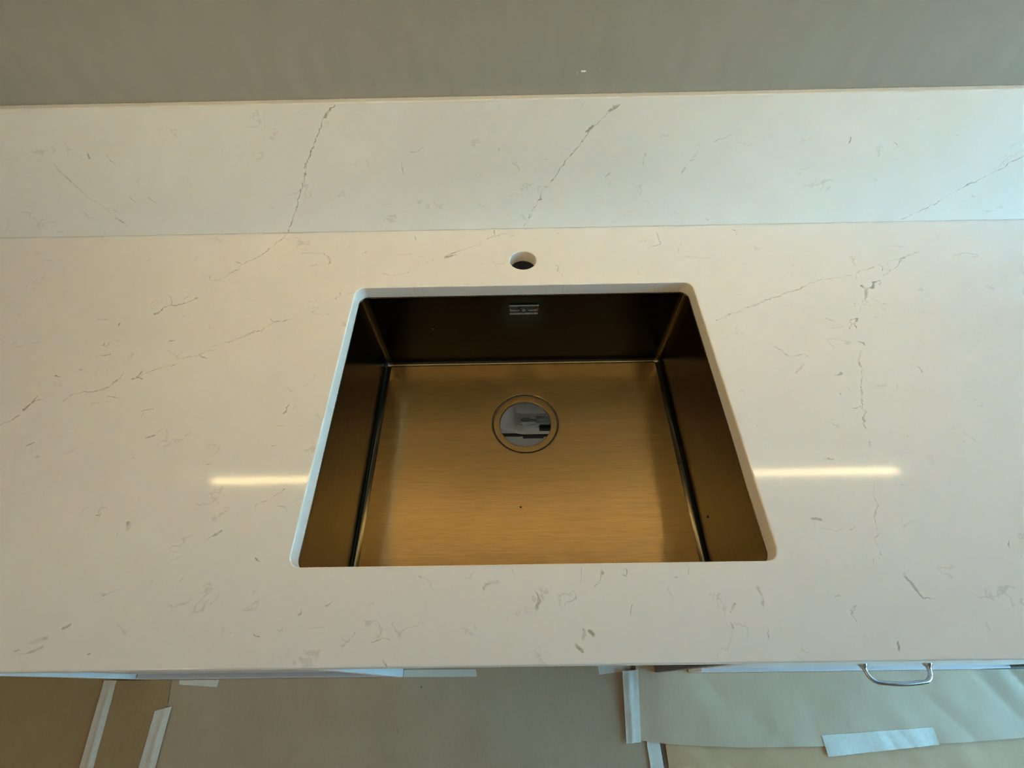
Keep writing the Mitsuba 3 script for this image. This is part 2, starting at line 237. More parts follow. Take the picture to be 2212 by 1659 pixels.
for name, a, b in (('kraft_paper_pale', (0.52, 0.385, 0.235), (0.61, 0.465, 0.30)), ('kraft_paper_tan', (0.53, 0.325, 0.15), (0.61, 0.39, 0.20))):
    scene[name] = {'type': 'twosided', 'bsdf': {'type': 'principled', 'roughness': 0.55, 'specular': 0.35, 'base_color': mikit.proc(
        lambda p, n, uv, a=a, b=b: mikit.mix(a, b, 0.6 * mikit.fbm(p.x * 9, p.y * 9, 1.0, 3) + 0.4 * mikit.fbm(p.x * 500, p.y * 60, 6.0, 2)))}}
scene['tape_crepe'] = {'type': 'twosided', 'bsdf': {'type': 'principled', 'roughness': 0.6, 'specular': 0.3, 'base_color': mikit.proc(
    lambda p, n, uv: mikit.mix((0.66, 0.64, 0.52), (0.76, 0.74, 0.62), mikit.fbm(p.x * 220, p.y * 220, 3.0, 3)))}}
scene['floorboards'] = {'type': 'twosided', 'bsdf': {'type': 'principled', 'roughness': 0.5, 'base_color': mikit.proc(
    lambda p, n, uv: mikit.mix((0.20, 0.15, 0.10), (0.33, 0.25, 0.17), mikit.fbm(p.x * 6, p.y * 90, 2.0, 3)))}}
plain('cabinet_paint', (0.80, 0.82, 0.84), 0.35, 0.5)
plain('shaded_board', (0.13, 0.10, 0.09), 0.5, 0.4)  # shade of the panel sides turned from the window, put into the colour
plain('grey_front', (0.50, 0.48, 0.47), 0.4, 0.5)
plain('cabinet_shadow_gap', (0.30, 0.30, 0.30), 0.6, 0.3)
plain('cabinet_interior', (0.74, 0.75, 0.74), 0.45, 0.4)
plain('upper_cabinet_finish', (0.50, 0.40, 0.28), 0.5, 0.3)
plain('white_plastic', (0.80, 0.81, 0.80), 0.35, 0.5)
plain('black_plastic', (0.02, 0.02, 0.02), 0.5, 0.4)
plain('dark_grit', (0.035, 0.028, 0.022), 0.8, 0.2)
plain('white_filler', (0.86, 0.86, 0.83), 0.6, 0.4)
plain('worn_plaster', (0.42, 0.41, 0.37), 0.7, 0.3)
plain('rubber_seal', (0.03, 0.03, 0.03), 0.4, 0.5)
plain('window_frame_paint', (0.82, 0.82, 0.82), 0.4, 0.5)
metal('chrome', (0.62, 0.63, 0.64), 0.03)
metal('valve_metal', (0.42, 0.42, 0.40), 0.18)
metal('overflow_metal', (0.55, 0.55, 0.54), 0.10)
metal('aluminium', (0.75, 0.75, 0.75), 0.2)
scene['pane_glass'] = {'type': 'thindielectric', 'int_ior': 1.5}
GOLD = (0.385, 0.26, 0.122)


def brushed(p, n, uv):
    g = mikit.fbm(uv.y * 26, uv.x * 700, 1.0, 3) * 0.6 + mikit.noise(uv.y * 90, uv.x * 1900, 4.0) * 0.4
    return mi.Color3f(*GOLD) * (0.80 + 0.40 * g)


# u runs across the grain: the highlight is ten times wider across it than along it
scene['brushed_gold'] = {'type': 'twosided', 'bsdf': {'type': 'principled', 'metallic': 1.0, 'roughness': 0.225, 'anisotropic': 1.0, 'base_color': mikit.proc(brushed)}}
scene['shaded_gold'] = {'type': 'twosided', 'bsdf': {'type': 'principled', 'metallic': 1.0, 'roughness': 0.2, 'base_color': mikit.proc(lambda p, n, uv: brushed(p, n, uv) * mi.Color3f(0.18, 0.235, 0.34))}}  # same finish as the sink floor, darkened so the walls carry painted shade

# ------------------------------------------------------------------ the setting
YW = 0.6411                     # the wall's plane behind the upstand
XL, XR, YF, ZC = -2.6, 2.05, -2.8, 2.5
add('floor', cbox(XL - 0.1, XR + 0.1, YF - 0.1, YW + 0.1, -0.05, 0.0, 0.001), 'floorboards', kind='structure')
add('ceiling', cbox(XL - 0.1, XR + 0.1, YF - 0.1, YW + 0.1, ZC, ZC + 0.05), 'ceiling_paint', kind='structure')
add('wall_back', cbox(XL - 0.1, XR + 0.1, YW, YW + 0.1, 0.0, ZC), 'wall_paint', kind='structure')
add('wall_left', cbox(XL - 0.1, XL, YF, YW, 0.0, ZC), 'room_paint', kind='structure')
add('wall_front', cbox(XL, XR, YF - 0.1, YF, 0.0, ZC), 'room_paint', kind='structure')
WY0, WY1, WZ0, WZ1 = -0.9, 0.5, 0.12, 2.0
wall = Polygon([(YF, 0), (YW, 0), (YW, ZC), (YF, ZC)], [[(WY0, WZ0), (WY1, WZ0), (WY1, WZ1), (WY0, WZ1)]])
m = slab(wall, 0, 0.1)
m.vertices = np.column_stack([m.vertices[:, 2] + XR, m.vertices[:, 0], m.vertices[:, 1]])
m.fix_normals()
add('wall_right', m, 'room_paint', kind='structure')
fr, mid = 0.05, (WY0 + WY1) / 2
frame = cat(cbox(XR + 0.02, XR + 0.08, WY0, WY0 + fr, WZ0, WZ1), cbox(XR + 0.02, XR + 0.08, WY1 - fr, WY1, WZ0, WZ1),
            cbox(XR + 0.02, XR + 0.08, WY0 + fr, WY1 - fr, WZ0, WZ0 + fr), cbox(XR + 0.02, XR + 0.08, WY0 + fr, WY1 - fr, WZ1 - fr, WZ1),
            cbox(XR + 0.025, XR + 0.075, mid - 0.03, mid + 0.03, WZ0 + fr, WZ1 - fr))
add('window_1__frame', frame, 'window_frame_paint')
tag('window_1', kind='structure')
for k, (a, b) in enumerate(((WY0 + fr, mid - 0.03), (mid + 0.03, WY1 - fr))):
    V = np.array([[XR + 0.05, a, WZ0 + fr], [XR + 0.05, b, WZ0 + fr], [XR + 0.05, b, WZ1 - fr], [XR + 0.05, a, WZ1 - fr]])
    add('window_1__pane' + ('_001' if k else ''), (V, np.array([[0, 1, 2, 3]])), 'pane_glass')

# ------------------------------------------------------------------ worktop and upstand
Y0, YU, TH = 0.0172, 0.6298, 0.020
OX0, OX1, OY0, OY1, OR = -0.2337, 0.2648, 0.1052, 0.5007, 0.013
HX, HY, HR = 0.0159, 0.5551, 0.0205
WX0, WX1 = -1.55, XR
E0 = 0.0016                     # eased arris


def ease(make, outward):
    """Rings of a vertical edge with a rounded upper arris; make(d) gives the ring moved d into the stone."""
    prof = [(E0 * (1 - math.sin(a)), -E0 * (1 - math.cos(a))) for a in np.linspace(0, math.pi / 2, 5)]
    return [z3(make(d), CT + z) for d, z in prof] + [z3(make(0.0), CT - TH)]


def outer(d):
    return rounded_ring(WX0 + d, WX1 - d, Y0 + d, YW - 0.0002 - d, 0.004, 6, 12)


def opening(d):
    return rounded_ring(OX0 - d, OX1 + d, OY0 - d, OY1 + d, OR + d, 12, 12)


def tap(d):
    return circle_ring(HX, HY, HR + d, 64)


def ring_poly(d):
    return Polygon(outer(d), [opening(d), tap(d)])


parts = []
for f in (outer, opening, tap):
    V, F = loft(ease(f, 1))
    parts.append(trimesh.Trimesh(V, F if f is not outer else F[:, ::-1], process=False))
for d, z, flip in ((E0, CT, False), (0.0, CT - TH, True)):
    v, f = trimesh.creation.triangulate_polygon(ring_poly(d), engine='earcut')
    parts.append(trimesh.Trimesh(np.column_stack([v, np.full(len(v), z)]), f[:, ::-1] if flip else f, process=False))
m = trimesh.util.concatenate(parts)
m.merge_vertices()
m.fix_normals()
add('worktop', m, 'quartz_flat', 'white quartz worktop with faint grey veins, cut out for the sink and a tap hole', 'worktop', smooth=30)
add('upstand', cbox(WX0, WX1 - 0.001, YU, YW - 0.0002, CT + 0.0002, CT + 0.1998, 0.0012), 'quartz_upright',
    'white veined quartz upstand standing along the back of the worktop against the grey wall', 'backsplash')

# ------------------------------------------------------------------ sink
ZB, ZR = CT - 0.1876, CT - TH - 0.0010
DX, DY, DR, DH = 0.0167, 0.3724, 0.0572, 0.0427
BX0, BX1, BY0, BY1, BR, FR = OX0 + 0.0006, OX1 - 0.0006, OY0 + 0.0006, OY1 - 0.0006, 0.012, 0.009
NC, NS = 10, 24
N = 4 * (NC + NS)


def bowl_ring(d, z):
    return z3(rounded_ring(BX0 + d, BX1 - d, BY0 + d, BY1 - d, max(BR - d, 0.003), NC, NS), z)


# rim and walls, grain running round the bowl
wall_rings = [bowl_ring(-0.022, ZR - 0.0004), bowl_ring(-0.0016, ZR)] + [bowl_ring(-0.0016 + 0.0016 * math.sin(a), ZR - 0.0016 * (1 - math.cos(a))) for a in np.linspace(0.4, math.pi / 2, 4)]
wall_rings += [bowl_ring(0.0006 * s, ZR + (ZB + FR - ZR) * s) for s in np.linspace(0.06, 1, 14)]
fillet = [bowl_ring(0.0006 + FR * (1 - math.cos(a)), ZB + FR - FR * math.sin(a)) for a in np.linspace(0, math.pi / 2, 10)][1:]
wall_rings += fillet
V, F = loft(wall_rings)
ring0 = rounded_ring(BX0, BX1, BY0, BY1, BR, NC, NS)
arcl = np.concatenate([[0], np.cumsum(np.linalg.norm(np.diff(ring0, axis=0), axis=1))])
depth = np.concatenate([[0], np.cumsum([np.linalg.norm(b[0] - a[0]) for a, b in zip(wall_rings[:-1], wall_rings[1:])])])
UVw = np.array([(arcl[j], -depth[k]) for k in range(len(wall_rings)) for j in range(N)])
# the seam of the uv ring is closed by a repeated column
n = N
V2, UV2, F2 = [], [], []
for k in range(len(wall_rings)):
    V2 += list(wall_rings[k]) + [wall_rings[k][0]]
    UV2 += [(-depth[k], a) for a in arcl] + [(-depth[k], arcl[-1] + 0.02)]
for k in range(len(wall_rings) - 1):
    for j in range(n):
        a = k * (n + 1) + j
        F2 += [(a, a + n + 2, a + 1), (a, a + n + 1, a + n + 2)]
V2, UV2, F2 = np.array(V2), np.array(UV2), np.array(F2)
# floor: four planes falling to the drain, meeting in shallow creases
edge = fillet[-1]
ang = np.arctan2(edge[:, 1] - DY, edge[:, 0] - DX)
DIP = 0.0030
floor_rings = [edge]
for t in np.linspace(0, 1, 26)[1:]:
    c = np.column_stack([DX + DR * np.cos(ang), DY + DR * np.sin(ang)])
    xy = edge[:, :2] * (1 - t) + c * t
    floor_rings.append(np.column_stack([xy, edge[:, 2] - DIP * t]))
zf = ZB - DIP
ring = lambda r, z: np.column_stack([DX + r * np.cos(ang), DY + r * np.sin(ang), np.full(N, z)])
for a in np.linspace(0, math.pi / 2, 5)[1:]:
    floor_rings.append(ring(DR - 0.0015 * math.sin(a), zf - 0.0015 * (1 - math.cos(a))))
Vf, Ff = loft(floor_rings)
Ff = Ff[:, ::-1]
UVf = Vf[:, 1::-1].copy()
o = len(V2)
mesh_v, mesh_f, mesh_uv = np.vstack([V2, Vf]), np.vstack([F2, Ff + o]), np.vstack([UV2, UVf])


def weld_normals(v, f):
    nrm = np.zeros_like(v)
    fn = np.cross(v[f[:, 1]] - v[f[:, 0]], v[f[:, 2]] - v[f[:, 0]])
    _, inv = np.unique(np.round(v, 6), axis=0, return_inverse=True)
    inv = inv.ravel()
    acc = np.zeros((inv.max() + 1, 3))
    for k in range(3):
        np.add.at(acc, inv[f[:, k]], fn)
    nrm = acc[inv]
    return nrm / np.maximum(np.linalg.norm(nrm, axis=1, keepdims=True), 1e-12)


bowl_n = weld_normals(mesh_v, mesh_f)
for key, v, f, uv, nn, mat in (('bowl', mesh_v[:o], F2, UV2, bowl_n[:o], 'shaded_gold'), ('floor', mesh_v[o:], Ff, UVf, bowl_n[o:], 'brushed_gold')):
    path = meshkit.write_ply((v, f), False, uv, None, normals=nn)
    scene['sink__' + key] = {'type': 'ply', 'filename': path, 'face_normals': False, 'bsdf': {'type': 'ref', 'id': mat}}
tag('sink__bowl', 'mirror-like walls with shade put into their gold colour')
tag('sink__floor', 'golden floor with fine brushed grain')
tag('sink', 'brushed gold-coloured square undermount sink below the cut-out in the white worktop', 'sink')
# outer skin of the pressed steel, seen only from below
outer_rings = [z3(rounded_ring(BX0 - 0.0225, BX1 + 0.0225, BY0 - 0.0225, BY1 + 0.0225, 0.014, NC, NS), ZR - 0.0008)] + [z3(rounded_ring(BX0 - 0.0012, BX1 + 0.0012, BY0 - 0.0012, BY1 + 0.0012, 0.013, NC, NS), z) for z in (ZR - 0.0012, ZB + FR)]
for a in np.linspace(0, math.pi / 2, 7)[1:]:
    d = 0.0006 + FR - (FR + 0.0014) * math.cos(a)
    outer_rings.append(z3(rounded_ring(BX0 + d, BX1 - d, BY0 + d, BY1 - d, max(BR - d, 0.003), NC, NS), ZB + FR - (FR + 0.0014) * math.sin(a)))
outer_rings.append(np.column_stack([floor_rings[25][:, :2], floor_rings[25][:, 2] - 0.0016]))
V, F = loft(outer_rings)
add('sink__underside', trimesh.Trimesh(V, F, process=False), 'aluminium', smooth=30)
# the dropped seat for the strainer: a dark joint, a flat ring and a short neck
zs = zf - 0.0034
add('sink__drain_joint', lathe([(DR - 0.0014, zf - 0.0012), (DR - 0.0012, zs), (DR - 0.0034, zs - 0.0004), (DR - 0.0036, zs + 0.0009)], 96, (DX, DY, 0)), 'rubber_seal', 'dark joint around the drain ring', smooth=30)
prof = [(DR - 0.0036, zs - 0.0002), (DR - 0.0040, zs + 0.0012), (DR - 0.0046, zs + 0.0015), (DH + 0.0012, zs + 0.0011), (DH + 0.0002, zs + 0.0006), (DH, zs - 0.0010), (DH, zs - 0.0040), (DH + 0.0014, zs - 0.0040), (DH + 0.0016, zs - 0.0012), (DR - 0.0036, zs - 0.0002)]
lm = lathe(prof, 96, (DX, DY, 0))
scene['sink__drain_ring'] = mikit.ply(lm, 'brushed_gold', smooth=True, uv=np.asarray(lm.vertices)[:, 1::-1])
tag('sink__drain_ring', 'flat gold ring around the open drain hole')
# overflow plate on the back wall
ox, oz, ow, oh = 0.0161, CT - 0.0500, 0.0232, 0.0108
yo = BY1 - 0.0006


def plate(x0, x1, z0, z1, d0, d1, c=0.0008):
    return cbox(ox + x0, ox + x1, yo - d1, yo - d0, oz + z0, oz + z1, c)


add('sink__overflow_plate', cat(plate(-ow, ow, -oh, -oh + 0.0042, 0, 0.0032), plate(-ow, ow, oh - 0.0030, oh, 0, 0.0032), plate(-ow, -ow + 0.0016, -oh, oh, 0, 0.0032), plate(ow - 0.0016, ow, -oh, oh, 0, 0.0032)),
    'overflow_metal', 'grey overflow plate with dark slots on the back wall')
add('sink__overflow_plate__back', plate(-ow + 0.001, ow - 0.001, -oh + 0.001, oh - 0.001, 0.0, 0.0010), 'rubber_seal', 'dark back of the overflow slots')
for k, (s0, s1) in enumerate(((-1, 0), (1, 0))):
    P = [(s0 * 0.0215, -0.0030), (s0 * 0.0215, 0.0022), (s0 * 0.0060, 0.0005), (s0 * 0.0060, -0.0020)]
    pm = slab(Polygon(P), 0, 0.0020)
    pm.vertices = np.column_stack([ox + pm.vertices[:, 0], yo - 0.0008 - pm.vertices[:, 2], oz + pm.vertices[:, 1]])
    pm.fix_normals()
    add('sink__overflow_plate__bar' + ('_001' if k else ''), pm, 'overflow_metal')
hub = trimesh.creation.annulus(0.0042, 0.0072, 0.0026, sections=40)
for key, mm, mat in (('hub_ring', hub, 'rubber_seal'), ('screw', trimesh.creation.cylinder(0.0034, 0.0030, sections=32), 'overflow_metal')):
    mm.apply_transform(trimesh.transformations.rotation_matrix(math.pi / 2, [1, 0, 0]))
    mm.apply_translation([ox, yo - 0.0020, oz + 0.0005])
    add('sink__overflow_plate__' + key, mm, mat, smooth=30)

# loose dirt in the bowl
def grit(key, c, r, label, seed, flat=(1, 1, 1)):
    s = trimesh.creation.icosphere(2, r)
    s.vertices *= 0.75 + 0.5 * meshkit.noise(s.vertices / r * 1.7 + 11 * seed, seed)[:, None]
    s.vertices *= np.array(flat)
    s.apply_translation(c)
    add(key, s, 'dark_grit', label, 'speck', smooth=True)


sm = cbox(-0.1366, -0.1325, BY1 - 0.0014, BY1 - 0.0005, CT - 0.0962, CT - 0.0932, 0.0003)
add('sticker', sm, 'black_plastic', 'tiny black square sticker on the dark back wall of the sink', 'sticker')
grit('speck', (0.0060, 0.2272, ZB - 0.0009), 0.0012, 'tiny dark speck lying on the sink floor in front of the drain', 1, (1.2, 0.8, 0.6))
grit('speck_001', (BX1 - 0.0008, 0.1953, CT - 0.1452), 0.0016, 'small dark speck stuck low on the right wall of the sink', 2, (0.5, 1, 1.5))
hp = [(BX1 - 0.0085 + 0.0035 * math.cos(a), 0.2915 + 0.0030 * math.sin(a), ZB + 0.0030 + 0.0012 * a / 3) for a in np.linspace(1.2, 5.4, 18)]
hp = [(BX1 - 0.0022, 0.2960, ZB + 0.0080)] + hp
add('hair', tube(hp, 0.00035, 6), 'dark_grit', 'short curled dark hair lying in the right-hand bottom corner of the sink', 'hair', smooth=True)

# ------------------------------------------------------------------ below the worktop
ZT = CT - TH - 0.0002
# four standing gables, their front edges just behind the worktop's
GX = {'far_left': (-0.9423, -0.9243), 'left': (-0.3180, -0.3000), 'right': (0.3440, 0.3620), 'far_right': (1.1650, 1.1830)}
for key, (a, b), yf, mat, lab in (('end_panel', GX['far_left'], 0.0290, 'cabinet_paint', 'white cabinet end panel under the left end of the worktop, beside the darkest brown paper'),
                                  ('end_panel_001', GX['far_right'], 0.0310, 'shaded_board', 'cabinet end panel with shade put into its dark colour, under the worktop to the right of the chrome handle')):
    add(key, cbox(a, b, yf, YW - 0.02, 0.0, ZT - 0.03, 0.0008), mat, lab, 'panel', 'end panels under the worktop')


def unit(name, x0, x1, yface, ypl, ztop_pl, lab, mat):
    """A base unit: carcass boards, a front, a plinth with a top ledge."""
    tag(name, lab, 'cabinet')
    add(name + '__carcass', cat(cbox(x0, x0 + 0.018, yface + 0.02, 0.60, 0.12, ZT - 0.03), cbox(x1 - 0.018, x1, yface + 0.02, 0.60, 0.12, ZT - 0.03),
                                cbox(x0 + 0.018, x1 - 0.018, yface + 0.02, 0.60, 0.12, 0.138), cbox(x0 + 0.018, x1 - 0.018, 0.59, 0.60, 0.138, ZT - 0.03)), 'cabinet_interior')
    add(name + '__plinth', cbox(x0, x1, ypl, ypl + 0.018, 0.0, ztop_pl, 0.0012), mat, 'low plinth at the floor')


unit('dishwasher_unit', -0.9223, -0.3200, 0.0385, 0.0290, 0.100, 'plain grey base unit under the worktop, left of the sink', 'grey_front')
scene_front = cbox(-0.9203, -0.3220, 0.0385, 0.0580, 0.115, ZT - 0.032, 0.0015)
add('dishwasher_unit__door', scene_front, 'grey_front')
unit('drawer_unit', 0.4300, 1.1600, 0.0370, 0.0290, 0.110, 'white drawer unit with a chrome handle under the worktop, right of the sink', 'cabinet_paint')
for k, (a, b) in enumerate(((0.125, 0.425), (0.428, 0.728), (0.731, ZT - 0.032))):
    add('drawer_unit__drawer' + ('_%03d' % k if k else ''), cbox(0.4320, 1.1580, 0.0350, 0.0550, a, b, 0.0015), 'cabinet_paint')
add('drawer_unit__filler', cbox(0.3640, 0.4300, 0.0400, 0.0560, 0.0, ZT - 0.03, 0.0012), 'cabinet_paint', 'narrow upright filler strip left of the drawers')
# chrome bow handle with flared feet on the bottom drawer
hx0, hx1, hz, yb_ = 0.7040, 0.8360, 0.285, 0.0350
rise = 0.0350
hp = []
hp += [(hx0, yb_, hz), (hx0 + 0.0005, yb_ - 0.008, hz), (hx0 + 0.002, yb_ - 0.016, hz)]
hp += [(hx0 + 0.006, yb_ - 0.024, hz), (hx0 + 0.014, yb_ - 0.030, hz), (hx0 + 0.026, yb_ - 0.0325, hz)]
L = hx1 - hx0
mid_pts = [(hx0 + 0.026 + (L - 0.052) * t, yb_ - 0.0325 - 0.0025 * math.sin(math.pi * t), hz) for t in np.linspace(0, 1, 9)[1:-1]]
hp = hp + mid_pts + [(2 * (hx0 + hx1) / 2 - x, y, z) for x, y, z in hp[::-1]]
P = np.array(hp)
tt = np.concatenate([[0], np.cumsum(np.linalg.norm(np.diff(P, axis=0), axis=1))])
fine = np.linspace(0, tt[-1], 70)
from scipy.interpolate import CubicSpline
P2 = np.column_stack([CubicSpline(tt, P[:, i])(fine) for i in range(3)])
dist = np.minimum(fine, tt[-1] - fine)
rad = 0.0042 + 0.0050 * np.exp(-(dist / 0.0055) ** 2)
hm = tube(P2, rad, 20)
add('drawer_unit__drawer__handle', hm, 'chrome', 'polished chrome bow handle', smooth=40)

# the sink's own cabinet, open at the front
tag('sink_cabinet', 'open white cabinet below the sink, its inside seen through the drain hole', 'cabinet')
gx0, gx1 = GX['left'], GX['right']
add('sink_cabinet__side', cbox(gx0[0], gx0[1], 0.0280, 0.615, 0.0, ZT - 0.03, 0.0008), 'cabinet_paint')
add('sink_cabinet__side_001', cbox(gx1[0], gx1[1], 0.0310, 0.615, 0.0, ZT - 0.03, 0.0008), 'shaded_board', 'right-hand side panel with its shade put into the dark brown colour')
add('sink_cabinet__back', cbox(gx0[1], gx1[0], 0.600, 0.612, 0.12, ZT - 0.20, 0.0008), 'cabinet_interior')
add('sink_cabinet__bottom', cbox(gx0[1], gx1[0], 0.090, 0.600, 0.10, 0.118, 0.0008), 'cabinet_interior')
# plumbing behind the drain hole
zc, yp, xp = CT - 0.494, 0.535, -0.023
pp = [(xp, yp, CT - 0.23), (xp, yp, zc + 0.05)] + arc((xp + 0.05, yp, zc + 0.05), 0.05, math.pi, 1.5 * math.pi, 14, (1, 0, 0), (0, 0, 1))[1:] + [(0.14, yp, zc), (0.33, yp, zc)]
tag('waste_pipe', 'white plastic waste pipe bend seen through the drain hole', 'pipe')
add('waste_pipe__pipe', tube(pp, 0.025, 28), 'white_plastic', smooth=50)
add('waste_pipe__collar', tube([(0.10, yp, zc), (0.128, yp, zc)], 0.031, 28), 'white_plastic', smooth=50)
tag('pipe_shadow_bar', 'black bar in place of the shadow under the waste pipe, seen through the drain hole', 'shadow_bar')  # shadow gap below the pipe, modelled as a black bar
add('pipe_shadow_bar__band', tube([(-0.040, 0.530, CT - 0.540), (0.110, 0.530, CT - 0.545)], 0.0042, 12), 'black_plastic', smooth=40)
add('pipe_shadow_bar__foot', tube([(0.018, 0.530, CT - 0.543), (0.070, 0.530, CT - 0.543)], 0.0085, 14), 'black_plastic', smooth=40)

tag('water_valve', 'dull metal water valve on a thin pipe, seen through the drain hole', 'valve')
zv, yv = CT - 0.405, 0.492
add('water_valve__pipe', tube([(0.012, yv, zv), (0.24, yv, zv)], 0.0065, 14), 'valve_metal', smooth=50)
add('water_valve__nut', tube([(0.016, yv, zv), (0.032, yv, zv)], [0.011, 0.011], 6), 'valve_metal', smooth=30)
add('water_valve__body', tube([(0.046, yv, zv), (0.082, yv, zv)], [0.013, 0.013], 8), 'valve_metal', smooth=30)
add('water_valve__lever', cbox(0.052, 0.092, yv - 0.022, yv - 0.013, zv - 0.005, zv + 0.005, 0.002), 'black_plastic')
add('sink_cabinet__rail', cbox(-0.001, gx1[0], 0.580, 0.600, CT - 0.470, CT - 0.452, 0.001), 'cabinet_interior')

# ------------------------------------------------------------------ paper and tape on the floor
def interp(pts):
    p = np.array(pts, float)
    return lambda v: np.interp(v, p[:, 0], p[:, 1])


def wrinkle(x, y, seed, amp):
    p = np.stack([x * 7, y * 7, np.full_like(x, seed * 3.3)], -1)
    a = meshkit.fbm(p, 3, seed)
    # long soft folds running away from the cabinets, a few of them pinched sharp
    u = x * 11 + y * 6 + 1.2 * meshkit.noise(np.stack([x * 6, y * 6, np.full_like(x, seed + 0.5)], -1), seed + 9)
    b = np.abs(meshkit.noise(np.stack([u, y * 4.0, np.full_like(x, seed + 4.5)], -1), seed + 5) - 0.5) * 2
    c = np.abs(meshkit.noise(np.stack([u * 2.3 - y * 9, y * 17 + x * 8, np.full_like(x, seed + 7.5)], -1), seed + 6) - 0.5) * 2
    crumple = np.clip(meshkit.noise(np.stack([x * 5, y * 5, np.full_like(x, seed + 2.5)], -1), seed + 7) * 2.4 - 0.9, 0, 1)
    swell = 0.25 + 1.1 * meshkit.noise(np.stack([x * 3.1, y * 5, np.full_like(x, seed + 8.5)], -1), seed + 3)
    return amp * (0.7 * a + 0.85 * b * swell + 0.8 * c * crumple)


SHEETS = {}


def sheet(key, xl, xr, yb, yt, base, seed, amp, mat, lab, nx=150, ny=70, y_low=-0.7):
    """A taped-down sheet of paper: xl/xr give the side edges at y, yt the edge nearest the cabinets at x; a closed thin body."""
    H = lambda x, y: base + wrinkle(x, y, seed, amp)
    SHEETS[key] = H
    s, t = np.meshgrid(np.linspace(0, 1, nx), np.linspace(0, 1, ny), indexing='ij')
    x = s
    for _ in range(4):
        lo = yb(x) if callable(yb) else np.full_like(x, yb)
        y = lo + (yt(x) - lo) * t
        x = xl(y) + (xr(y) - xl(y)) * s
    y = lo + (yt(x) - lo) * t
    z = H(x, y)
    top, bot = np.stack([x, y, z], -1).reshape(-1, 3), np.stack([x, y, z - 0.00035], -1).reshape(-1, 3)
    V, F, n = np.vstack([top, bot]), [], nx * ny
    idx = np.arange(n).reshape(nx, ny)
    a, b, c, d = idx[:-1, :-1].ravel(), idx[1:, :-1].ravel(), idx[1:, 1:].ravel(), idx[:-1, 1:].ravel()
    F = [np.stack([a, b, c], 1), np.stack([a, c, d], 1), np.stack([a, c, b], 1) + n, np.stack([a, d, c], 1) + n]
    rim = np.concatenate([idx[:, 0], idx[-1, 1:], idx[::-1, -1][1:], idx[0, ::-1][1:]])
    p, q_ = rim[:-1], rim[1:]
    F += [np.stack([p, q_ + n, q_], 1), np.stack([p, p + n, q_ + n], 1)]
    add(key, trimesh.Trimesh(V, np.vstack(F), process=False), mat, lab, 'paper', smooth=40)


const = lambda v: (lambda a: np.full_like(np.asarray(a, float), v))
step = lambda x: np.where(x > -0.2990, 0.0600, 0.0284)
sheet('paper_sheet', const(-2.2), interp([(-0.7, -1.00), (-0.146, -1.030), (0.03, -1.050), (0.06, -1.052)]), -0.7, const(0.060), 0.0006, 1, 0.0022, 'kraft_paper_brown',
      'dark brown paper sheet on the floor, leftmost of the taped sheets')
sheet('paper_sheet_001', interp([(-0.7, -0.985), (-0.146, -1.028), (0.03, -1.056)]), interp([(-0.7, -0.79), (-0.147, -0.864), (-0.012, -0.888), (0.017, -0.895)]), -0.7, interp([(-1.06, 0.0284), (-0.9, 0.0282), (-0.88, 0.0230)]), 0.0034, 2, 0.0022, 'kraft_paper_brown',
      'narrow lighter brown paper strip on the floor between two long strips of tape', nx=50)
sheet('paper_sheet_002', interp([(-0.7, -0.86), (0.0275, -0.922)]), interp([(-0.7, 0.37), (-0.158, 0.318), (-0.107, 0.300), (0.06, 0.300)]), -0.7, step, 0.0006, 3, 0.0034, 'kraft_paper',
      'large greyish brown paper sheet on the floor directly in front of the sink cabinet', nx=260)
sheet('paper_sheet_003', const(0.345), const(1.9), -0.9, interp([(0.3, -0.09), (1.9, -0.09)]), 0.0005, 4, 0.0100, 'kraft_paper_tan',
      'warm brown paper sheet on the floor below right, under the edge of the paler sheet', nx=170)
sheet('paper_sheet_004', interp([(-0.13, 0.287), (-0.107, 0.287), (0.06, 0.298)]), const(1.9), interp([(0.28, -0.105), (0.35, -0.113), (0.415, -0.117), (0.524, -0.121), (0.711, -0.121), (0.987, -0.118), (1.054, -0.116), (1.203, -0.108), (1.9, -0.10)]),
      interp([(0.3, 0.0600), (0.3430, 0.0600), (0.3440, 0.0308), (0.3620, 0.0308), (0.3630, 0.0390), (0.4290, 0.0390), (0.4300, 0.0284), (1.9, 0.0284)]), 0.0060, 5, 0.0125, 'kraft_paper_pale',
      'pale wrinkled paper sheet on the floor beneath the chrome drawer handle', nx=240, ny=60)
ALL = ['paper_sheet', 'paper_sheet_001', 'paper_sheet_002', 'paper_sheet_003', 'paper_sheet_004']


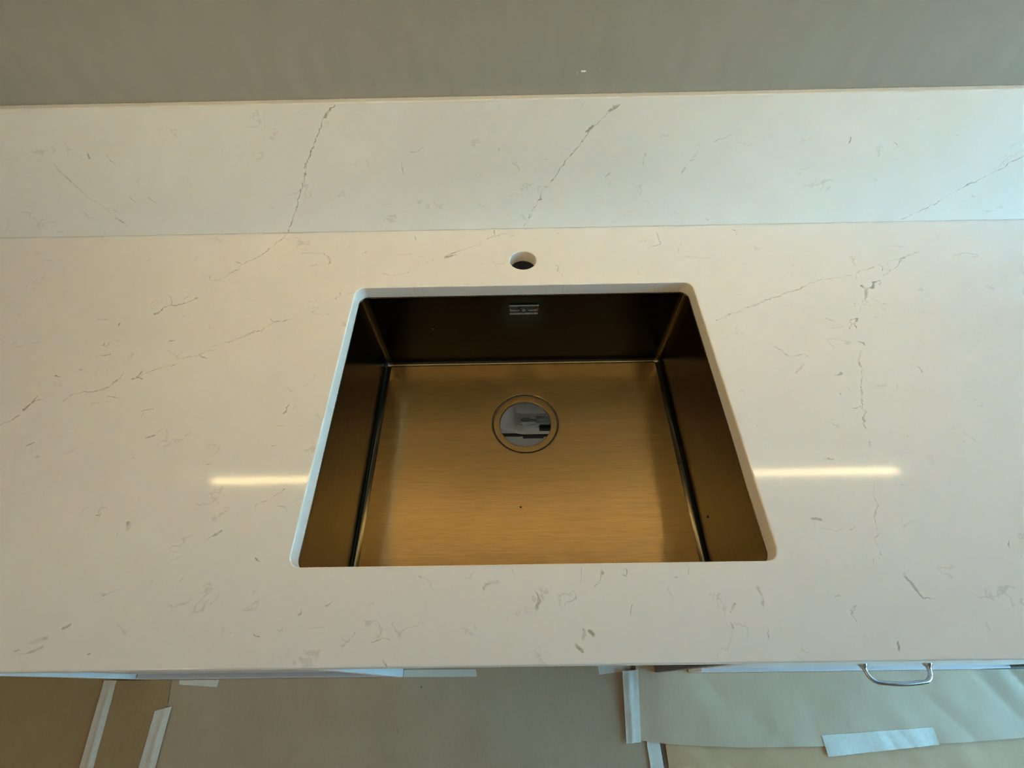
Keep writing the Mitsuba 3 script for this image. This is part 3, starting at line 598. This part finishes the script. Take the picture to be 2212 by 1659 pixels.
def tape(key, quad, sheets, lab, fold=0.0, nl=40, nw=8, lift=0.0006):
    """A strip of masking tape: corners a-b along one long side, d-c along the other, lying on the named sheets."""
    a, b, c, d = (np.array(v, float) for v in quad)
    s, t = np.meshgrid(np.linspace(0, 1, nl), np.linspace(0, 1, nw), indexing='ij')
    xy = (a * (1 - s[..., None]) + b * s[..., None]) * (1 - t[..., None]) + (d * (1 - s[..., None]) + c * s[..., None]) * t[..., None]
    x, y = xy[..., 0], xy[..., 1]
    rough = (meshkit.noise(np.stack([x * 300, y * 300, s * 0 + 2.0], -1), 3) - 0.5) * 0.0006
    x, y = x + rough * (np.abs(s - 0.5) * 2) ** 6, y + rough
    z = np.max([SHEETS[k](x, y) for k in sheets], axis=0) + lift
    z = z + fold * np.exp(-((t - 0.62) / 0.12) ** 2) * (0.5 + 0.8 * meshkit.noise(np.stack([s * 9, t * 0, s * 0 + 5.0], -1), 8))
    z = z + 0.0004 * meshkit.noise(np.stack([x * 120, y * 120, s * 0], -1), 4)
    n = nl * nw
    V = np.vstack([np.stack([x, y, z], -1).reshape(-1, 3), np.stack([x, y, z - 0.0003], -1).reshape(-1, 3)])
    idx = np.arange(n).reshape(nl, nw)
    A, B, C, D = idx[:-1, :-1].ravel(), idx[1:, :-1].ravel(), idx[1:, 1:].ravel(), idx[:-1, 1:].ravel()
    F = [np.stack([A, B, C], 1), np.stack([A, C, D], 1), np.stack([A, C, B], 1) + n, np.stack([A, D, C], 1) + n]
    rim = np.concatenate([idx[:, 0], idx[-1, 1:], idx[::-1, -1][1:], idx[0, ::-1][1:]])
    F += [np.stack([rim[:-1], rim[1:] + n, rim[1:]], 1), np.stack([rim[:-1], rim[:-1] + n, rim[1:] + n], 1)]
    m = trimesh.Trimesh(V, np.vstack(F), process=False)
    m.fix_normals()
    add(key, m, 'tape_crepe', lab, 'tape', 'masking tape strips on the floor paper', smooth=40)


tape('masking_tape', [(-1.071, 0.029), (-0.968, -0.66), (-0.934, -0.66), (-1.038, 0.029)], ALL[:2], 'long strip of masking tape over the leftmost seam of the floor paper', fold=0.0035, nl=90)
tape('masking_tape_001', [(-0.911, -0.037), (-0.872, -0.6), (-0.834, -0.6), (-0.872, -0.027)], ALL[1:3], 'long strip of masking tape along the left edge of the large greyish sheet', fold=0.003, nl=80)
tape('masking_tape_002', [(-0.875, 0.0278), (-0.773, 0.0278), (-0.774, 0.012), (-0.873, 0.018)], ALL[2:3], 'short piece of masking tape at the foot of the left base unit')
tape('masking_tape_003', [(-0.298, 0.044), (-0.113, 0.043), (-0.109, 0.027), (-0.298, 0.028)], ALL[2:3], 'strip of masking tape peeking out under the worktop left of centre', nl=50)
tape('masking_tape_004', [(0.202, 0.050), (0.287, 0.050), (0.286, 0.036), (0.204, 0.028)], ALL[2:3], 'slanted short piece of masking tape under the worktop edge, touching the upright strip')
tape('masking_tape_005', [(0.302, 0.037), (0.287, -0.109), (0.252, -0.111), (0.262, 0.035)], [ALL[2], ALL[4]], 'upright strip of masking tape on the seam between the large greyish and the pale sheet', fold=0.0035, nl=60)
tape('masking_tape_006', [(0.332, -0.109), (0.340, -0.50), (0.312, -0.50), (0.301, -0.107)], [ALL[2], ALL[3]], 'strip of masking tape running out of the picture at the bottom, right of centre', nl=70)
tape('masking_tape_007', [(0.718, -0.100), (0.989, -0.087), (0.986, -0.120), (0.719, -0.140)], [ALL[3], ALL[4]], 'wide pale piece of masking tape on the wrinkled sheet below the chrome handle', nl=60, lift=0.0009)
grit('speck_002', (-0.2500, 0.0070, 0.0026), 0.0016, 'tiny dark speck on the floor paper left of centre', 3, (1, 1.3, 0.7))

# ------------------------------------------------------------------ small damage on the wall
tag('wall_mark', 'small scraped mark with a white chip on the grey wall above the upstand', 'mark')
def chip(x, z, w, h):
    return cbox(x - w / 2, x + w / 2, YW - 0.0006, YW + 0.0004, z - h / 2, z + h / 2, 0.0002)
add('wall_mark__chip', chip(0.0920, CT + 0.2255, 0.0060, 0.0018), 'white_filler')
for k, c in enumerate(((0.0760, CT + 0.2240, 0.0010, 0.0026), (0.0842, CT + 0.2235, 0.0012, 0.0030), (0.1120, CT + 0.2270, 0.0016, 0.0007))):
    add('wall_mark__scratch' + ('_%03d' % k if k else ''), chip(*c), 'worn_plaster')

# ------------------------------------------------------------------ wall cabinet and its lamp above the picture
LH = 0.500
tag('wall_cabinet', 'wooden wall cabinet hanging on the back wall above the worktop', 'cabinet')
add('wall_cabinet__body', cbox(-1.0, 1.15, 0.31, YW - 0.001, CT + LH + 0.012, CT + LH + 0.72, 0.001), 'upper_cabinet_finish')
for k in range(4):
    a = -1.0 + k * 0.5375
    add('wall_cabinet__door' + ('_%03d' % k if k else ''), cbox(a + 0.002, a + 0.5355, 0.290, 0.309, CT + LH + 0.012, CT + LH + 0.72, 0.0015), 'upper_cabinet_finish')
LX0, LX1, LY, LW = -0.698, 0.867, 0.4025, 0.0130
tag('strip_lamp', 'warm linear lamp under the wall cabinet, mirrored as a bright line in the worktop', 'lamp')
add('strip_lamp__profile', cat(cbox(LX0 - 0.004, LX1 + 0.004, LY - LW / 2 - 0.002, LY - LW / 2, CT + LH - 0.002, CT + LH + 0.012, 0.0004), cbox(LX0 - 0.004, LX1 + 0.004, LY + LW / 2, LY + LW / 2 + 0.002, CT + LH - 0.002, CT + LH + 0.012, 0.0004),
                               cbox(LX0 - 0.004, LX1 + 0.004, LY - LW / 2, LY + LW / 2, CT + LH + 0.006, CT + LH + 0.012, 0.0004)), 'aluminium')
scene['strip_lamp__diffuser'] = mikit.ply(cbox(LX0, LX1, LY - LW / 2 + 0.0002, LY + LW / 2 - 0.0002, CT + LH, CT + LH + 0.005, 0.001), 'white_plastic',
                                          emitter={'type': 'area', 'radiance': {'type': 'rgb', 'value': list(LED_RADIANCE)}})

# ------------------------------------------------------------------ unseen ceiling lamps added behind the camera to brighten the worktop
for k, (x, y) in enumerate(((-1.6, -1.3), (-1.3, -2.3))):
    key = 'added_ceiling_lamp' + ('_%03d' % k if k else '')
    tag(key, 'added round warm ceiling lamp outside the picture, %s of the room' % ('at the far front' if k else 'at the left'), 'lamp')
    add(key + '__rim', lathe([(0.125, ZC), (0.130, ZC - 0.02), (0.122, ZC - 0.03), (0.115, ZC - 0.028)], 48, (x, y, 0)), 'window_frame_paint', smooth=40)
    dm = lathe([(0.0001, ZC - 0.034), (0.06, ZC - 0.033), (0.115, ZC - 0.028), (0.115, ZC - 0.001)], 48, (x, y, 0))
    scene[key + '__diffuser'] = mikit.ply(dm, 'white_plastic', smooth=False, emitter={'type': 'area', 'radiance': {'type': 'rgb', 'value': list(ADDED_LAMP_RADIANCE)}})
